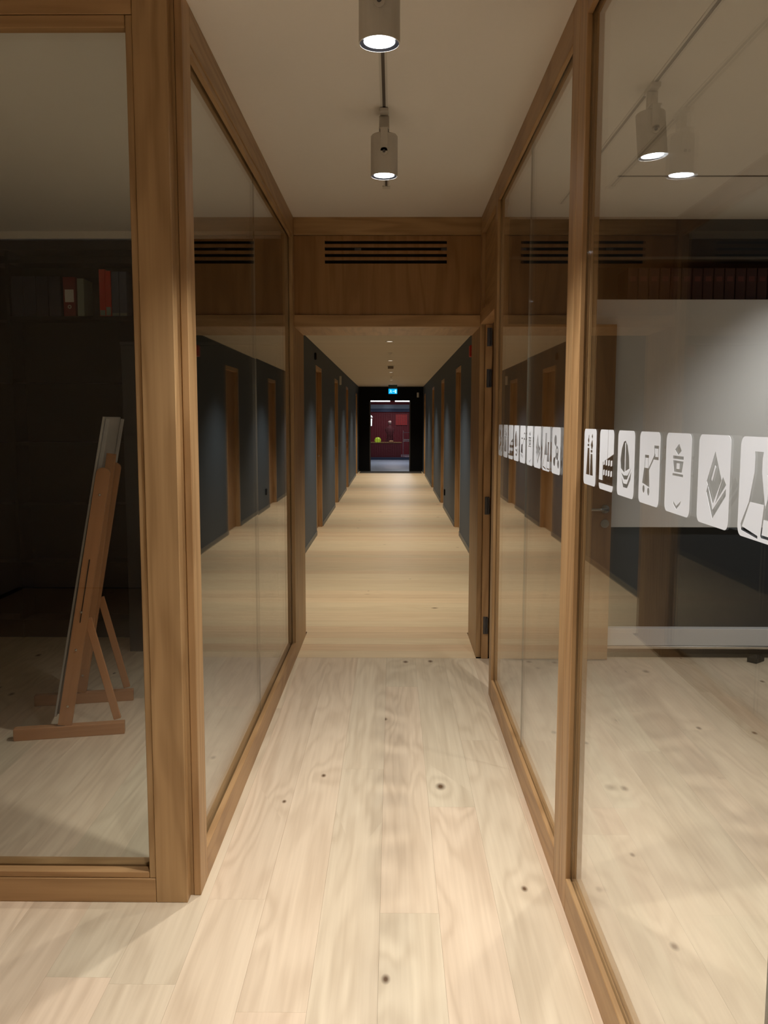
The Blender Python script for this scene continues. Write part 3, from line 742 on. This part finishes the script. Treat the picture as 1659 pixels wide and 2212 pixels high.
# ---------------------------------------------------------------- easel with a board leaning on it
ea = tag(empty('easel', (-1.285, 3.98, 0)), 'wooden studio easel standing on the floor of the left room', 'easel')
A = math.atan2(-.21, .977)                  # yaw of the easel's frame
def beam_bm(p0, p1, wx, wy, bev=.002, round_top=False):
    """square bar from p0 to p1 (local), wx wide in the lean plane, wy across."""
    p0, p1 = Vector(p0), Vector(p1); d = p1 - p0; L_ = d.length
    zax = d.normalized(); yax = Vector((0, 1, 0)); yax = (yax - zax * yax.dot(zax)).normalized(); xax = yax.cross(zax)
    m = Matrix((xax, yax, zax)).transposed().to_4x4(); m.translation = p0
    bm = bmesh.new()
    if round_top:
        pts = [(-wx / 2, 0), (wx / 2, 0), (wx / 2, L_ - wx * .4)] + [(wx / 2 * math.cos(R(a)), L_ - wx * .4 + wx * .4 * math.sin(R(a))) for a in range(20, 180, 20)] + [(-wx / 2, L_ - wx * .4)]
        a = [bm.verts.new((x_, -wy / 2, z_)) for x_, z_ in pts]; b2 = [bm.verts.new((x_, wy / 2, z_)) for x_, z_ in pts]
        bm.faces.new(a); bm.faces.new(list(reversed(b2)))
        for i in range(len(pts)):
            j = (i + 1) % len(pts); bm.faces.new((a[j], a[i], b2[i], b2[j]))
        bmesh.ops.recalc_face_normals(bm, faces=bm.faces)
    else:
        add_box(bm, (0, 0, L_ / 2), (wx, wy, L_), bev)
    return bm, m
def epart(name, p0, p1, wx, wy, material=EASEL, round_top=False):
    bm, m = beam_bm(p0, p1, wx, wy, round_top=round_top)
    me = bpy.data.meshes.new(name); bm.to_mesh(me); bm.free(); me.materials.append(material)
    o = bpy.data.objects.new(name, me); C.objects.link(o); o.parent = ea; o.matrix_basis = m
    return o
ea.rotation_euler.z = math.atan2(.21, .977)
S = .50
for k, yy in enumerate((0, S)):
    epart('foot', (-.50, yy, .028), (.0, yy, .028), .056, .045)
    epart('upright', (-.272, yy, .058), (-.055, yy, 1.275), .062, .030, round_top=True)
    epart('brace', (-.155, yy + .027, .56), (-.035, yy + .027, .062), .035, .020)
    epart('slot', (-.185, yy - .0158, .55), (-.132, yy - .0158, .85), .004, .001, VOID)
    for (bx_, bz_) in ((-.255, .15), (-.208, .42), (-.178, .60), (-.078, 1.15)):
        bm = bmesh.new(); lathe(bm, [(0, 0), (.006, 0), (.004, .004), (0, .005)], 10, Matrix.Rotation(R(90), 4, 'X'))
        me = bpy.data.meshes.new('bolt'); bm.to_mesh(me); bm.free(); me.materials.append(STEEL)
        o = bpy.data.objects.new('bolt', me); C.objects.link(o); o.parent = ea; o.location = (bx_, yy - .0152, bz_)
epart('cross_bar', (-.05, .024, .03), (-.05, S - .024, .03), .05, .04)
epart('cross_bar', (-.285, .024, .085), (-.285, S - .024, .085), .05, .04)
epart('mast', (-.215, .26, .25), (-.048, .26, 1.33), .045, .030)
epart('canvas_ledge', (-.34, -.10, .055), (-.34, .72, .055), .012, .05)
cv = tag(empty('canvas', (0, 0, 0)), 'tall grey white board leaning on the easel, seen from behind', 'board')
cv.matrix_world = Matrix.Translation((-1.285, 3.98, 0)) @ Matrix.Rotation(math.atan2(.21, .977), 4, 'Z')
bm, m = beam_bm((-.314, .375, .10), (-.050, .375, 1.51), .010, .75, .001)
me = bpy.data.meshes.new('panel'); bm.to_mesh(me); bm.free(); me.materials.append(CANVAS)
o = bpy.data.objects.new('panel', me); C.objects.link(o); o.parent = cv; o.matrix_basis = m
for yy in (.030, .738):
    bm, m = beam_bm((-.2995, yy, .105), (-.0355, yy, 1.50), .018, .020, .001)
    me = bpy.data.meshes.new('edge_strip'); bm.to_mesh(me); bm.free(); me.materials.append(CANVAS)
    o = bpy.data.objects.new('edge_strip', me); C.objects.link(o); o.parent = cv; o.matrix_basis = m
